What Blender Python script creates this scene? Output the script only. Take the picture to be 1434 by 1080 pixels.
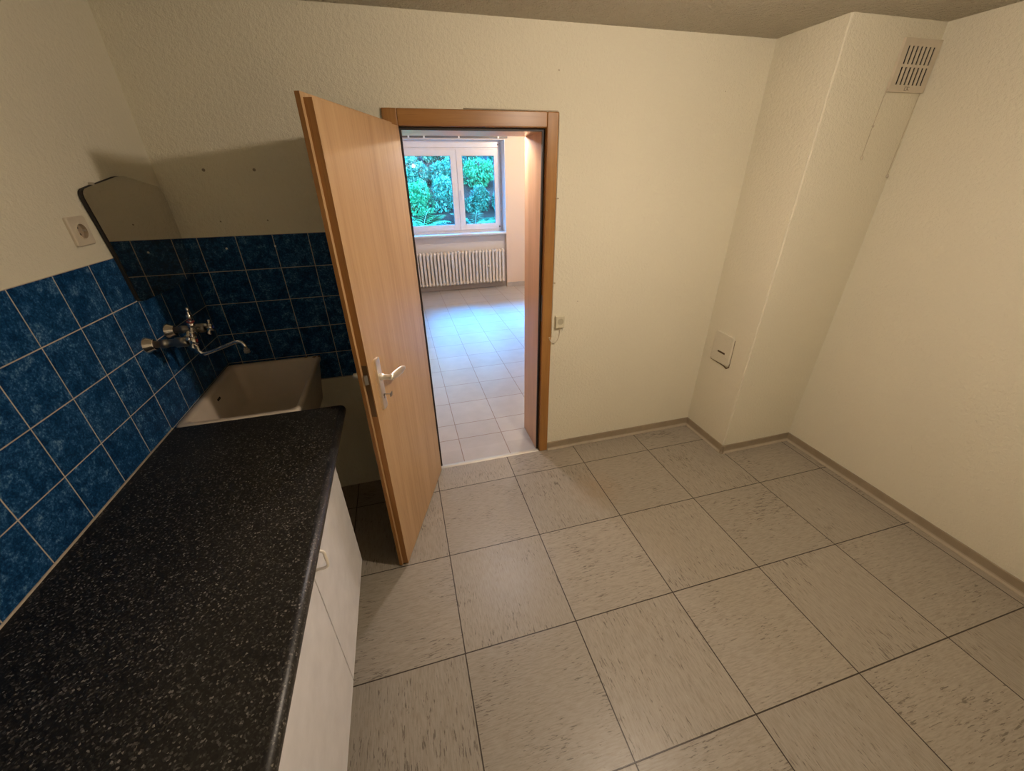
import bpy, bmesh, math, random
from mathutils import Vector, Matrix
from math import sin, cos, pi, radians

scene = bpy.context.scene
for o in list(bpy.data.objects):
    bpy.data.objects.remove(o)

# ------------------------------------------------------------------ camera
YAW, PITCH, ROLL = 0.2622, -0.492, -0.0149
cam_data = bpy.data.cameras.new('camera')
cam_data.sensor_fit = 'HORIZONTAL'
cam_data.sensor_width = 36.0
cam_data.lens = 548.34 * 36.0 / 1434.0
cam_data.clip_start = 0.02
cam = bpy.data.objects.new('camera', cam_data)
scene.collection.objects.link(cam)
_f = Vector((sin(YAW) * cos(PITCH), cos(YAW) * cos(PITCH), sin(PITCH)))
_r = Vector((cos(YAW), -sin(YAW), 0))
_u = _r.cross(_f)
_r2 = cos(ROLL) * _r + sin(ROLL) * _u
_u2 = -sin(ROLL) * _r + cos(ROLL) * _u
cam.matrix_world = Matrix(((_r2.x, _u2.x, -_f.x, 0.9305), (_r2.y, _u2.y, -_f.y, -2.1605),
                           (_r2.z, _u2.z, -_f.z, 1.766), (0, 0, 0, 1)))
scene.camera = cam

# ------------------------------------------------------------------ colour management
scene.view_settings.view_transform = 'Standard'
scene.view_settings.look = 'None'
scene.view_settings.gamma = 1.0
scene.view_settings.exposure = 0.0
scene.view_settings.use_curve_mapping = False

# ------------------------------------------------------------------ sky
world = bpy.data.worlds.new('daylight_sky')
scene.world = world
world.use_nodes = True
wn, wl = world.node_tree.nodes, world.node_tree.links
wn.clear()
w_out = wn.new('ShaderNodeOutputWorld')
w_bg = wn.new('ShaderNodeBackground')
w_tc = wn.new('ShaderNodeTexCoord')
w_sep = wn.new('ShaderNodeSeparateXYZ')
w_ramp = wn.new('ShaderNodeValToRGB')
w_ramp.color_ramp.elements[0].position = 0.0
w_ramp.color_ramp.elements[0].color = (0.42, 0.72, 1.0, 1)
w_ramp.color_ramp.elements[1].position = 0.9
w_ramp.color_ramp.elements[1].color = (0.10, 0.42, 1.0, 1)
wl.new(w_tc.outputs['Generated'], w_sep.inputs[0])
wl.new(w_sep.outputs['Z'], w_ramp.inputs['Fac'])
wl.new(w_ramp.outputs['Color'], w_bg.inputs['Color'])
w_bg.inputs['Strength'].default_value = 14.0
wl.new(w_bg.outputs[0], w_out.inputs['Surface'])


def lamp(name, loc, power, color, radius):
    d = bpy.data.lights.new(name, 'POINT')
    d.energy = power
    d.color = color
    d.shadow_soft_size = radius
    o = bpy.data.objects.new(name, d)
    o.location = loc
    scene.collection.objects.link(o)
    return o


def downlight(name, loc, power, color, radius, angle=178, blend=1.0):
    d = bpy.data.lights.new(name, 'SPOT')
    d.energy = power
    d.color = color
    d.shadow_soft_size = radius
    d.spot_size = radians(angle)
    d.spot_blend = blend
    o = bpy.data.objects.new(name, d)
    o.location = loc
    scene.collection.objects.link(o)
    return o


# the kitchen bulb: all-round glow plus its stronger downward beam
KL = (1.98, -1.32, 2.205)
KCOL = (0.95, 0.79, 0.635)
lamp('kitchen_ceiling_lamp', KL, 34, KCOL, 0.035)
downlight('kitchen_ceiling_lamp_beam', KL, 33, KCOL, 0.035)
lamp('living_room_ceiling_lamp', (3.05, 3.35, 2.36), 58, (1.0, 0.78, 0.56), 0.06)
lamp('doorway_ceiling_lamp', (1.55, 0.47, 2.02), 31, (1.0, 0.92, 0.93), 0.035)
# glow of the bright blue sky low over the bank, falling in under the balcony
_s = bpy.data.lights.new('low_sky_glow', 'SUN')
_s.energy = 62.0
_s.angle = radians(30)
_s.color = (0.005, 0.36, 1.0)
_so = bpy.data.objects.new('low_sky_glow', _s)
_so.rotation_euler = Vector((-0.26, 0.80, 0.60)).to_track_quat('Z', 'Y').to_euler()
scene.collection.objects.link(_so)
# daylight portal in the window opening (only guides the sky light)
_p = bpy.data.lights.new('window_daylight', 'AREA')
_p.shape = 'RECTANGLE'
_p.size = 1.76
_p.size_y = 1.34
_p.cycles.is_portal = True
_po = bpy.data.objects.new('window_daylight', _p)
_po.location = (1.83, 5.04, 1.6)
_po.rotation_euler = (radians(-90), 0, 0)
scene.collection.objects.link(_po)

# ------------------------------------------------------------------ mesh helpers
def bm_new():
    return bmesh.new()


def box(bm, x0, x1, y0, y1, z0, z1, mi=0):
    x0, x1 = min(x0, x1), max(x0, x1)
    y0, y1 = min(y0, y1), max(y0, y1)
    z0, z1 = min(z0, z1), max(z0, z1)
    v = [bm.verts.new(p) for p in ((x0, y0, z0), (x1, y0, z0), (x1, y1, z0), (x0, y1, z0),
                                   (x0, y0, z1), (x1, y0, z1), (x1, y1, z1), (x0, y1, z1))]
    fs = []
    for idx in ((0, 3, 2, 1), (4, 5, 6, 7), (0, 1, 5, 4), (1, 2, 6, 5), (2, 3, 7, 6), (3, 0, 4, 7)):
        f = bm.faces.new([v[i] for i in idx])
        f.material_index = mi
        fs.append(f)
    return v, fs


def rbox(bm, x0, x1, y0, y1, z0, z1, r=0.003, seg=2, mi=0):
    """box with all its edges rounded"""
    t = bmesh.new()
    box(t, x0, x1, y0, y1, z0, z1, mi)
    bmesh.ops.bevel(t, geom=list(t.edges), offset=r, segments=seg, profile=0.5, affect='EDGES')
    merge(bm, t)


def merge(bm, t, mat=None):
    if mat is not None:
        bmesh.ops.transform(t, matrix=mat, verts=t.verts)
    me = bpy.data.meshes.new('tmp')
    t.to_mesh(me)
    t.free()
    bm.from_mesh(me)
    bpy.data.meshes.remove(me)


def prism(bm, pts, axis, a0, a1, mi=0):
    """extrude a polygon given in the two other axes along axis 0/1/2 from a0 to a1"""
    def P(p, a):
        if axis == 0:
            return (a, p[0], p[1])
        if axis == 1:
            return (p[0], a, p[1])
        return (p[0], p[1], a)
    lo = [bm.verts.new(P(p, a0)) for p in pts]
    hi = [bm.verts.new(P(p, a1)) for p in pts]
    n = len(pts)
    fs = [bm.faces.new(lo[::-1]), bm.faces.new(hi)]
    for i in range(n):
        fs.append(bm.faces.new([lo[i], lo[(i + 1) % n], hi[(i + 1) % n], hi[i]]))
    for f in fs:
        f.material_index = mi
    bmesh.ops.recalc_face_normals(bm, faces=fs)
    return fs


def frame_of(d):
    d = Vector(d).normalized()
    a = Vector((0, 0, 1)) if abs(d.z) < 0.9 else Vector((1, 0, 0))
    u = d.cross(a).normalized()
    return d, u, d.cross(u).normalized()


def tube(bm, pts, rad, n=12, caps=True, smooth=True):
    pts = [Vector(p) for p in pts]
    rads = rad if isinstance(rad, (list, tuple)) else [rad] * len(pts)
    rings = []
    d0, u, w = frame_of(pts[1] - pts[0])
    for i, p in enumerate(pts):
        if i == 0:
            d = pts[1] - pts[0]
        elif i == len(pts) - 1:
            d = pts[-1] - pts[-2]
        else:
            d = (pts[i + 1] - p).normalized() + (p - pts[i - 1]).normalized()
        d.normalize()
        u = (u - d * u.dot(d)).normalized()
        w = d.cross(u)
        rings.append([bm.verts.new(p + rads[i] * (cos(2 * pi * k / n) * u + sin(2 * pi * k / n) * w)) for k in range(n)])
    for a, b in zip(rings, rings[1:]):
        for k in range(n):
            f = bm.faces.new([a[k], a[(k + 1) % n], b[(k + 1) % n], b[k]])
            f.smooth = smooth
    if caps:
        bm.faces.new(rings[0][::-1])
        bm.faces.new(rings[-1])


def lathe(bm, base, axis, prof, n=24):
    """prof = [(distance along axis, radius)] revolved about axis through base"""
    d, u, w = frame_of(axis)
    base = Vector(base)
    rings = []
    for t, r in prof:
        rings.append([bm.verts.new(base + d * t + max(r, 1e-5) * (cos(2 * pi * k / n) * u + sin(2 * pi * k / n) * w)) for k in range(n)])
    for a, b in zip(rings, rings[1:]):
        for k in range(n):
            f = bm.faces.new([a[k], a[(k + 1) % n], b[(k + 1) % n], b[k]])
            f.smooth = True
    bm.faces.new(rings[0][::-1])
    bm.faces.new(rings[-1])


def arc(cx, cy, r, a0, a1, n):
    return [(cx + r * cos(a0 + (a1 - a0) * i / n), cy + r * sin(a0 + (a1 - a0) * i / n)) for i in range(n + 1)]


def rrect(x0, x1, y0, y1, r, n=5):
    return (arc(x1 - r, y1 - r, r, 0, pi / 2, n) + arc(x0 + r, y1 - r, r, pi / 2, pi, n)
            + arc(x0 + r, y0 + r, r, pi, 1.5 * pi, n) + arc(x1 - r, y0 + r, r, 1.5 * pi, 2 * pi, n))


def obj(name, bm, mats, parent=None, mat=None, sharp=None):
    me = bpy.data.meshes.new(name)
    bmesh.ops.recalc_face_normals(bm, faces=list(bm.faces))
    if mat is not None:
        bmesh.ops.transform(bm, matrix=mat, verts=bm.verts)
    bm.to_mesh(me)
    bm.free()
    for m in (mats if isinstance(mats, (list, tuple)) else [mats]):
        me.materials.append(m)
    o = bpy.data.objects.new(name, me)
    scene.collection.objects.link(o)
    if parent is not None:
        o.parent = parent
    return o


def thing(name, label, cat, loc=(0, 0, 0), group=None):
    """an Empty at the base; parts are built in world coordinates and offset back by put()"""
    o = bpy.data.objects.new(name, None)
    o.empty_display_size = 0.05
    o.location = loc
    scene.collection.objects.link(o)
    o['label'] = label
    o['category'] = cat
    if group:
        o['group'] = group
    return o


def part(name, bm, mats, root, label=None):
    """bm in world coordinates -> child of root (root carries only a location; sub-parts sit in the part's frame)"""
    base = Vector(root.location)
    if root.parent is not None:
        base = Vector(root.parent.location)
    o = obj(name, bm, mats, root, Matrix.Translation(-base))
    if label:
        o['label'] = label
    return o


def tag(o, label, cat, group=None):
    o['label'] = label
    o['category'] = cat
    if group:
        o['group'] = group
    return o


def struct(name, bm, mats):
    o = obj(name, bm, mats)
    o['kind'] = 'structure'
    return o


# ------------------------------------------------------------------ material helpers
class NT:
    def __init__(self, name):
        self.m = bpy.data.materials.new(name)
        self.m.use_nodes = True
        self.n, self.l = self.m.node_tree.nodes, self.m.node_tree.links
        self.b = self.n['Principled BSDF']
        self._pos = None

    def pos(self):
        if self._pos is None:
            self._pos = self.n.new('ShaderNodeTexCoord').outputs['Object']
        return self._pos

    def v(self, x, inp):
        if hasattr(x, 'is_output') or isinstance(x, bpy.types.NodeSocket):
            self.l.new(x, inp)
        else:
            inp.default_value = x

    def math(self, op, a, b=0.0, c=0.0, clamp=False):
        nd = self.n.new('ShaderNodeMath')
        nd.operation = op
        nd.use_clamp = clamp
        for i, x in enumerate((a, b, c)):
            if i < len(nd.inputs):
                self.v(x, nd.inputs[i])
        return nd.outputs[0]

    def sep(self, vec):
        nd = self.n.new('ShaderNodeSeparateXYZ')
        self.l.new(vec, nd.inputs[0])
        return nd.outputs

    def comb(self, x, y, z):
        nd = self.n.new('ShaderNodeCombineXYZ')
        for i, q in enumerate((x, y, z)):
            self.v(q, nd.inputs[i])
        return nd.outputs[0]

    def noise(self, vec, scale, detail=2.0, rough=0.5, out='Fac', dist=0.0):
        nd = self.n.new('ShaderNodeTexNoise')
        self.l.new(vec, nd.inputs['Vector'])
        nd.inputs['Scale'].default_value = scale
        nd.inputs['Detail'].default_value = detail
        nd.inputs['Roughness'].default_value = rough
        nd.inputs['Distortion'].default_value = dist
        return nd.outputs[out]

    def white(self, vec):
        nd = self.n.new('ShaderNodeTexWhiteNoise')
        nd.noise_dimensions = '3D'
        self.l.new(vec, nd.inputs['Vector'])
        return nd.outputs

    def vor(self, vec, scale, feature='F1', out='Distance'):
        nd = self.n.new('ShaderNodeTexVoronoi')
        nd.feature = feature
        self.l.new(vec, nd.inputs['Vector'])
        nd.inputs['Scale'].default_value = scale
        return nd.outputs[out]

    def scale(self, vec, s):
        nd = self.n.new('ShaderNodeVectorMath')
        nd.operation = 'MULTIPLY'
        self.l.new(vec, nd.inputs[0])
        nd.inputs[1].default_value = s
        return nd.outputs[0]

    def add(self, a, b):
        nd = self.n.new('ShaderNodeVectorMath')
        nd.operation = 'ADD'
        self.v(a, nd.inputs[0])
        self.v(b, nd.inputs[1])
        return nd.outputs[0]

    def ramp(self, fac, stops, interp='LINEAR'):
        nd = self.n.new('ShaderNodeValToRGB')
        cr = nd.color_ramp
        cr.interpolation = interp
        while len(cr.elements) < len(stops):
            cr.elements.new(0.5)
        for e, (p, c) in zip(cr.elements, stops):
            e.position = p
            e.color = (c[0], c[1], c[2], 1) if not isinstance(c, (int, float)) else (c, c, c, 1)
        self.l.new(fac, nd.inputs[0])
        return nd.outputs[0]

    def mix(self, fac, a, b):
        nd = self.n.new('ShaderNodeMix')
        nd.data_type = 'RGBA'
        self.v(fac, nd.inputs['Factor'])
        for x, i in ((a, nd.inputs[6]), (b, nd.inputs[7])):
            if isinstance(x, tuple):
                i.default_value = (x[0], x[1], x[2], 1)
            else:
                self.l.new(x, i)
        return nd.outputs[2]

    def bump(self, h, strength=0.3, dist=0.002, normal=None):
        nd = self.n.new('ShaderNodeBump')
        nd.inputs['Strength'].default_value = strength
        nd.inputs['Distance'].default_value = dist
        self.l.new(h, nd.inputs['Height'])
        if normal is not None:
            self.l.new(normal, nd.inputs['Normal'])
        self.l.new(nd.outputs[0], self.b.inputs['Normal'])
        return nd.outputs[0]

    def set(self, color=None, rough=None, metal=None, spec=None, coat=None):
        for k, x in (('Base Color', color), ('Roughness', rough), ('Metallic', metal),
                     ('Specular IOR Level', spec), ('Coat Weight', coat)):
            if x is None:
                continue
            if isinstance(x, tuple):
                x = (x[0], x[1], x[2], 1)
            self.v(x, self.b.inputs[k])
        return self.m


def plain(name, color, rough=0.5, metal=0.0, spec=0.5, var=0.06, vscale=14.0, bump=0.0, bscale=200.0):
    t = NT(name)
    nz = t.noise(t.pos(), vscale, 3)
    lo = tuple(max(0, c * (1 - var)) for c in color)
    hi = tuple(min(1, c * (1 + var)) for c in color)
    t.set(t.ramp(nz, [(0.3, lo), (0.7, hi)]), rough, metal, spec)
    if bump:
        t.bump(t.noise(t.pos(), bscale, 3), bump, 0.001)
    return t.m


def m_wall(name, color, strength=0.35, scale=55.0, dist=0.003, var=0.03):
    t = NT(name)
    big = t.noise(t.pos(), 1.7, 3)
    lo = tuple(c * (1 - var) for c in color)
    t.set(t.ramp(big, [(0.3, lo), (0.7, color)]), 0.75, 0, 0.25)
    a = t.noise(t.pos(), scale, 4, 0.6)
    b = t.noise(t.pos(), scale * 3.3, 3, 0.6)
    t.bump(t.math('ADD', t.math('MULTIPLY', a, 0.7), t.math('MULTIPLY', b, 0.3)), strength, dist)
    return t.m


def grid_line(t, c, origin, pitch, half):
    """1 on the joint, 0 inside the tile; also returns the cell index"""
    u = t.math('DIVIDE', t.math('SUBTRACT', c, origin), pitch)
    idx = t.math('FLOOR', u)
    fr = t.math('SUBTRACT', u, idx)
    d = t.math('SUBTRACT', 0.5, t.math('ABSOLUTE', t.math('SUBTRACT', fr, 0.5)))
    dm = t.math('MULTIPLY', d, pitch)
    return t.math('LESS_THAN', dm, half), idx, dm


def m_marbled_floor():
    t = NT('marbled_vinyl_floor_tiles')
    s = t.sep(t.pos())
    jx, ix, dx = grid_line(t, s[0], 0.9636, 0.5, 0.0024)
    jy, iy, dy = grid_line(t, s[1], -0.2185, 0.5, 0.0024)
    joint = t.math('MAXIMUM', jx, jy)
    par = t.math('MODULO', t.math('ABSOLUTE', t.math('ADD', ix, iy)), 2.0)
    par = t.math('GREATER_THAN', par, 0.5)
    # streaks run along x on one set of tiles, along y on the other
    off = t.comb(t.math('MULTIPLY', ix, 7.31), t.math('MULTIPLY', iy, 5.17), t.math('MULTIPLY', ix, 1.9))

    def streak(scale_across, ratio, detail):
        va = t.comb(t.math('MULTIPLY', s[0], 1.0), t.math('MULTIPLY', s[1], ratio), 0.0)
        vb = t.comb(t.math('MULTIPLY', s[0], ratio), t.math('MULTIPLY', s[1], 1.0), 0.0)
        mx = t.n.new('ShaderNodeMix')
        mx.data_type = 'VECTOR'
        t.v(par, mx.inputs['Factor'])
        t.l.new(vb, mx.inputs[4])
        t.l.new(va, mx.inputs[5])
        return t.noise(t.add(mx.outputs[1], off), scale_across, detail, 0.6, dist=0.25)
    fine = streak(24.0, 8.0, 5)
    flake = streak(25.0, 7.0, 6)
    patch = t.noise(t.add(t.pos(), off), 5.0, 2)
    light = streak(20.0, 9.0, 4)
    base = t.ramp(fine, [(0.28, (0.255, 0.222, 0.178)), (0.5, (0.325, 0.289, 0.238)), (0.75, (0.375, 0.337, 0.282))])
    # dark flecks, denser where the patch noise is high
    thr = t.math('ADD', flake, t.math('MULTIPLY', patch, 0.34))
    dark = t.ramp(thr, [(0.785, 0.0), (0.83, 1.0)])
    lightm = t.ramp(t.math('SUBTRACT', 1.0, t.math('ADD', light, t.math('MULTIPLY', patch, 0.10))), [(0.64, 0.0), (0.72, 0.5)])
    col = t.mix(lightm, base, (0.60, 0.56, 0.51))
    col = t.mix(t.math('MULTIPLY', dark, 0.75), col, (0.10, 0.08, 0.065))
    tint = t.white(t.comb(ix, iy, 0.0))[0]
    gain = t.math('ADD', 0.95, t.math('MULTIPLY', tint, 0.09))
    mm = t.n.new('ShaderNodeVectorMath')
    mm.operation = 'SCALE'
    t.l.new(col, mm.inputs[0])
    t.l.new(gain, mm.inputs['Scale'])
    # worn brown stain by the doorway
    dd = t.n.new('ShaderNodeVectorMath')
    dd.operation = 'DISTANCE'
    t.l.new(t.pos(), dd.inputs[0])
    dd.inputs[1].default_value = (1.93, -0.48, 0)
    st = t.math('MULTIPLY', t.math('SUBTRACT', 1.0, t.math('DIVIDE', dd.outputs['Value'], 0.20), clamp=True), 0.6)
    st = t.math('MULTIPLY', st, t.noise(t.pos(), 18, 3))
    col = t.mix(st, mm.outputs[0], (0.33, 0.20, 0.10))
    col = t.mix(joint, col, (0.035, 0.024, 0.016))
    rr = t.math('ADD', 0.30, t.math('MULTIPLY', t.noise(t.pos(), 30, 3), 0.12))
    t.set(col, rr, 0, 0.40)
    edge = t.math('MINIMUM', t.math('DIVIDE', t.math('MINIMUM', dx, dy), 0.004), 1.0)
    t.bump(t.math('ADD', edge, t.math('MULTIPLY', t.noise(t.pos(), 60, 2), 0.10)), 0.25, 0.001)
    return t.m


def m_blue_tiles(name, axis, origin_h):
    """axis 1: the wall runs along y, axis 0: along x"""
    t = NT(name)
    s = t.sep(t.pos())
    jh, ih, dh = grid_line(t, s[axis], origin_h, 0.1526, 0.0016)
    jz, iz, dz = grid_line(t, s[2], 1.5412, 0.1522, 0.0016)
    joint = t.math('MAXIMUM', jh, jz)
    off = t.comb(t.math('MULTIPLY', ih, 3.7), t.math('MULTIPLY', iz, 5.3), 0.0)
    p = t.add(t.pos(), off)
    a = t.noise(p, 26, 5, 0.65, dist=0.6)
    b = t.noise(p, 150, 4, 0.75)
    c = t.math('ADD', t.math('MULTIPLY', a, 0.45), t.math('MULTIPLY', b, 0.55))
    col = t.ramp(c, [(0.40, (0.003, 0.022, 0.070)), (0.51, (0.009, 0.055, 0.160)), (0.57, (0.035, 0.12, 0.26)), (0.64, (0.16, 0.28, 0.42))])
    col = t.mix(joint, col, (0.50, 0.43, 0.36))
    t.set(col, t.math('ADD', 0.30, t.math('MULTIPLY', joint, 0.5)), 0, 0.09)
    edge = t.math('MINIMUM', t.math('DIVIDE', t.math('MINIMUM', dh, dz), 0.004), 1.0)
    t.bump(edge, 0.5, 0.0012)
    return t.m


def m_pale_tiles():
    t = NT('pale_ceramic_floor_tiles')
    s = t.sep(t.pos())
    jx, ix, dx = grid_line(t, s[0], 1.165, 0.3335, 0.0028)
    jy, iy, dy = grid_line(t, s[1], 0.509, 0.3375, 0.0028)
    jy = t.math('MULTIPLY', jy, t.math('GREATER_THAN', s[1], 0.25))
    j2 = t.math('LESS_THAN', t.math('ABSOLUTE', t.math('SUBTRACT', s[1], 0.306)), 0.0028)
    joint = t.math('MAXIMUM', t.math('MAXIMUM', jx, jy), j2)
    n = t.noise(t.pos(), 9, 4)
    f = t.noise(t.pos(), 220, 2)
    w = t.white(t.comb(ix, iy, 1.0))[0]
    fac = t.math('ADD', t.math('MULTIPLY', n, 0.5), t.math('ADD', t.math('MULTIPLY', f, 0.3), t.math('MULTIPLY', w, 0.2)))
    col = t.ramp(fac, [(0.3, (0.40, 0.38, 0.365)), (0.7, (0.48, 0.46, 0.44))])
    col = t.mix(joint, col, (0.25, 0.18, 0.15))
    t.set(col, 0.33, 0, 0.35)
    return t.m


def m_wood(name, lo, mid, hi, rough=0.35, scale=1.0, axis=2, spec=0.4):
    t = NT(name)
    s3 = [55.0 * scale] * 3
    s3[axis] = 1.6 * scale
    p = t.scale(t.pos(), tuple(s3))
    g = t.noise(p, 1.0, 4, 0.65, dist=0.5)
    s4 = [9.0 * scale] * 3
    s4[axis] = 0.55 * scale
    q = t.scale(t.pos(), tuple(s4))
    w = t.noise(q, 1.0, 3, 0.5, dist=1.2)
    pores = t.scale(t.pos(), tuple([260.0 if i != axis else 9.0 for i in range(3)]))
    po = t.ramp(t.noise(pores, 1.0, 2), [(0.62, 0.0), (0.72, 1.0)])
    f = t.math('ADD', t.math('MULTIPLY', g, 0.5), t.math('MULTIPLY', w, 0.5))
    col = t.ramp(f, [(0.33, lo), (0.5, mid), (0.68, hi)])
    col = t.mix(t.math('MULTIPLY', po, 0.35), col, tuple(c * 0.5 for c in lo))
    t.set(col, rough, 0, spec)
    t.bump(g, 0.08, 0.0006)
    return t.m


def m_worktop():
    t = NT('speckled_black_laminate')
    v1 = t.vor(t.pos(), 290.0, 'F1', 'Color')
    s = t.sep(v1)
    f = t.ramp(s[0], [(0.0, (0.006, 0.0055, 0.005)), (0.50, (0.014, 0.0125, 0.011)), (0.72, (0.034, 0.031, 0.028)),
                      (0.88, (0.085, 0.078, 0.070)), (0.965, (0.20, 0.185, 0.165))], 'CONSTANT')
    n = t.noise(t.pos(), 160, 3)
    col = t.mix(t.ramp(n, [(0.45, 0.0), (0.65, 0.6)]), f, (0.012, 0.011, 0.010))
    t.set(col, 0.38, 0, 0.5)
    t.bump(t.noise(t.pos(), 420, 2), 0.3, 0.0006)
    return t.m


def m_glass():
    m = bpy.data.materials.new('window_glass')
    m.use_nodes = True
    n, l = m.node_tree.nodes, m.node_tree.links
    n.clear()
    out = n.new('ShaderNodeOutputMaterial')
    mx = n.new('ShaderNodeMixShader')
    tr = n.new('ShaderNodeBsdfTransparent')
    gl = n.new('ShaderNodeBsdfGlossy')
    gl.inputs['Roughness'].default_value = 0.02
    fr = n.new('ShaderNodeFresnel')
    fr.inputs['IOR'].default_value = 1.35
    tr.inputs['Color'].default_value = (0.96, 0.98, 0.97, 1)
    l.new(fr.outputs[0], mx.inputs[0])
    l.new(tr.outputs[0], mx.inputs[1])
    l.new(gl.outputs[0], mx.inputs[2])
    l.new(mx.outputs[0], out.inputs['Surface'])
    return m


def m_leaf(name, lo, mid, hi):
    t = NT(name)
    oi = t.n.new('ShaderNodeNewGeometry').outputs['Random Per Island']
    n = t.noise(t.pos(), 5, 3)
    f = t.math('ADD', t.math('MULTIPLY', oi, 0.55), t.math('MULTIPLY', n, 0.45))
    t.set(t.ramp(f, [(0.2, lo), (0.5, mid), (0.8, hi)]), 0.45, 0, 0.4)
    return t.m


WALL = m_wall('kitchen_wall_plaster', (0.79, 0.745, 0.60), 0.7, 62.0, 0.011)
CEIL = m_wall('rough_ceiling_plaster', (0.74, 0.68, 0.55), 1.0, 34.0, 0.08)
PEACH = m_wall('peach_wall_paint', (0.86, 0.70, 0.56), 0.2, 60.0, 0.002)
PALEWALL = m_wall('pale_wall_paint', (0.80, 0.76, 0.72), 0.2, 60.0, 0.002)
FLOOR = m_marbled_floor()
PALETILE = m_pale_tiles()
TILE_L = m_blue_tiles('blue_tiles_left', 1, -0.4724)
TILE_B = m_blue_tiles('blue_tiles_back', 0, 0.0623)
DOORWOOD = m_wood('beech_door_veneer', (0.39, 0.235, 0.11), (0.475, 0.30, 0.15), (0.54, 0.355, 0.19), 0.38)
EDGEWOOD = m_wood('door_edge_wood', (0.28, 0.125, 0.035), (0.36, 0.17, 0.05), (0.42, 0.21, 0.07), 0.4)
FRAMEWOOD = m_wood('oak_frame_veneer', (0.26, 0.115, 0.030), (0.33, 0.155, 0.042), (0.40, 0.20, 0.06), 0.33)
FRAMEWOOD_H = m_wood('oak_frame_veneer_level', (0.26, 0.115, 0.030), (0.33, 0.155, 0.042), (0.40, 0.20, 0.06), 0.33, axis=0)
LINING = m_wood('door_lining_veneer', (0.56, 0.32, 0.17), (0.65, 0.39, 0.22), (0.72, 0.45, 0.27), 0.28)
RUBBER = plain('black_rubber_seal', (0.02, 0.012, 0.010), 0.5)
WORKTOP = m_worktop()
CABWHITE = plain('white_cabinet_laminate', (0.69, 0.68, 0.70), 0.35, bump=0.05)
CABEDGE = plain('shade_darkened_carcass', (0.10, 0.075, 0.055), 0.5)  # carcass colour darkened to paint in shade of gaps and behind the door
HANDLE = plain('cream_plastic_handle', (0.80, 0.74, 0.65), 0.3)
CHROME = plain('chrome', (0.78, 0.76, 0.74), 0.10, 1.0, var=0.02)
DULLMETAL = plain('dull_dark_chrome', (0.30, 0.29, 0.28), 0.32, 1.0)
SATIN = plain('satin_aluminium', (0.90, 0.86, 0.78), 0.34, 1.0, var=0.05, bump=0.05)
STEEL = plain('lock_steel', (0.55, 0.52, 0.48), 0.35, 1.0)
REDDOT = plain('red_hot_marker', (0.25, 0.015, 0.012), 0.3)
BLUEDOT = plain('blue_cold_marker', (0.03, 0.06, 0.45), 0.3)
SINK = plain('beige_stoneware_glaze', (0.62, 0.53, 0.43), 0.28, var=0.05, vscale=9)
CHIP = plain('brown_chipped_glaze', (0.24, 0.13, 0.06), 0.7, var=0.4, vscale=80, bump=0.5)
HOLESHADE = plain('recess_shade_black', (0.008, 0.007, 0.006), 0.8)  # flat black painting in the shade inside holes and slots
MIRROR = plain('mirror_silver', (0.72, 0.70, 0.66), 0.02, 1.0, var=0.0)
MIRRORBACK = plain('dark_mirror_backing', (0.018, 0.015, 0.013), 0.6)
PLASTIC = plain('aged_white_plastic', (0.62, 0.55, 0.43), 0.35)
PLASTIC2 = plain('cream_switch_plastic', (0.66, 0.62, 0.47), 0.4)
SKIRT = plain('taupe_vinyl_skirting', (0.31, 0.25, 0.175), 0.4, var=0.08)
SKIRTLIP = plain('light_skirting_lip', (0.40, 0.34, 0.26), 0.38, var=0.06)
TILESKIRT = plain('tile_skirting', (0.50, 0.45, 0.40), 0.35)
PVC = plain('white_window_pvc', (0.90, 0.88, 0.89), 0.28, var=0.02)
GASKET = plain('grey_window_gasket', (0.12, 0.12, 0.14), 0.5)
SILLM = plain('pale_window_sill', (0.72, 0.72, 0.74), 0.25)
RADWHITE = plain('cream_radiator_enamel', (0.88, 0.82, 0.73), 0.35)
CORD = plain('cream_pull_cord', (0.52, 0.44, 0.32), 0.7)
THRESH = plain('brass_threshold_strip', (0.50, 0.46, 0.38), 0.4, 0.4)
GREY = plain('grey_curtain_rail', (0.13, 0.12, 0.12), 0.45)
GLASS = m_glass()
EARTH = plain('dark_garden_soil', (0.035, 0.028, 0.022), 0.9, var=0.5, vscale=3, bump=0.8, bscale=30)
BARK = plain('shrub_bark', (0.10, 0.07, 0.05), 0.9, var=0.3, vscale=30)
LEAF_A = m_leaf('fern_leaf_green', (0.015, 0.22, 0.09), (0.05, 0.46, 0.20), (0.15, 0.66, 0.36))
LEAF_B = m_leaf('glossy_shrub_green', (0.015, 0.14, 0.09), (0.06, 0.38, 0.26), (0.34, 0.76, 0.62))
LEAF_C = m_leaf('dark_hedge_green', (0.02, 0.14, 0.10), (0.05, 0.26, 0.17), (0.16, 0.45, 0.32))

# ------------------------------------------------------------------ dimensions
W, H = 3.5286, 2.369
CX, CY = 2.9492, -0.3886           # chimney breast in the far right corner
FY = -2.52                         # wall behind the camera
T = 0.33                           # thickness of the wall between the rooms
DX0, DX1, DZ = 0.934, 1.764, 2.0356    # outer size of the door casing
OX0, OX1, OZ = 0.975, 1.725, 1.995     # rough opening

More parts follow.
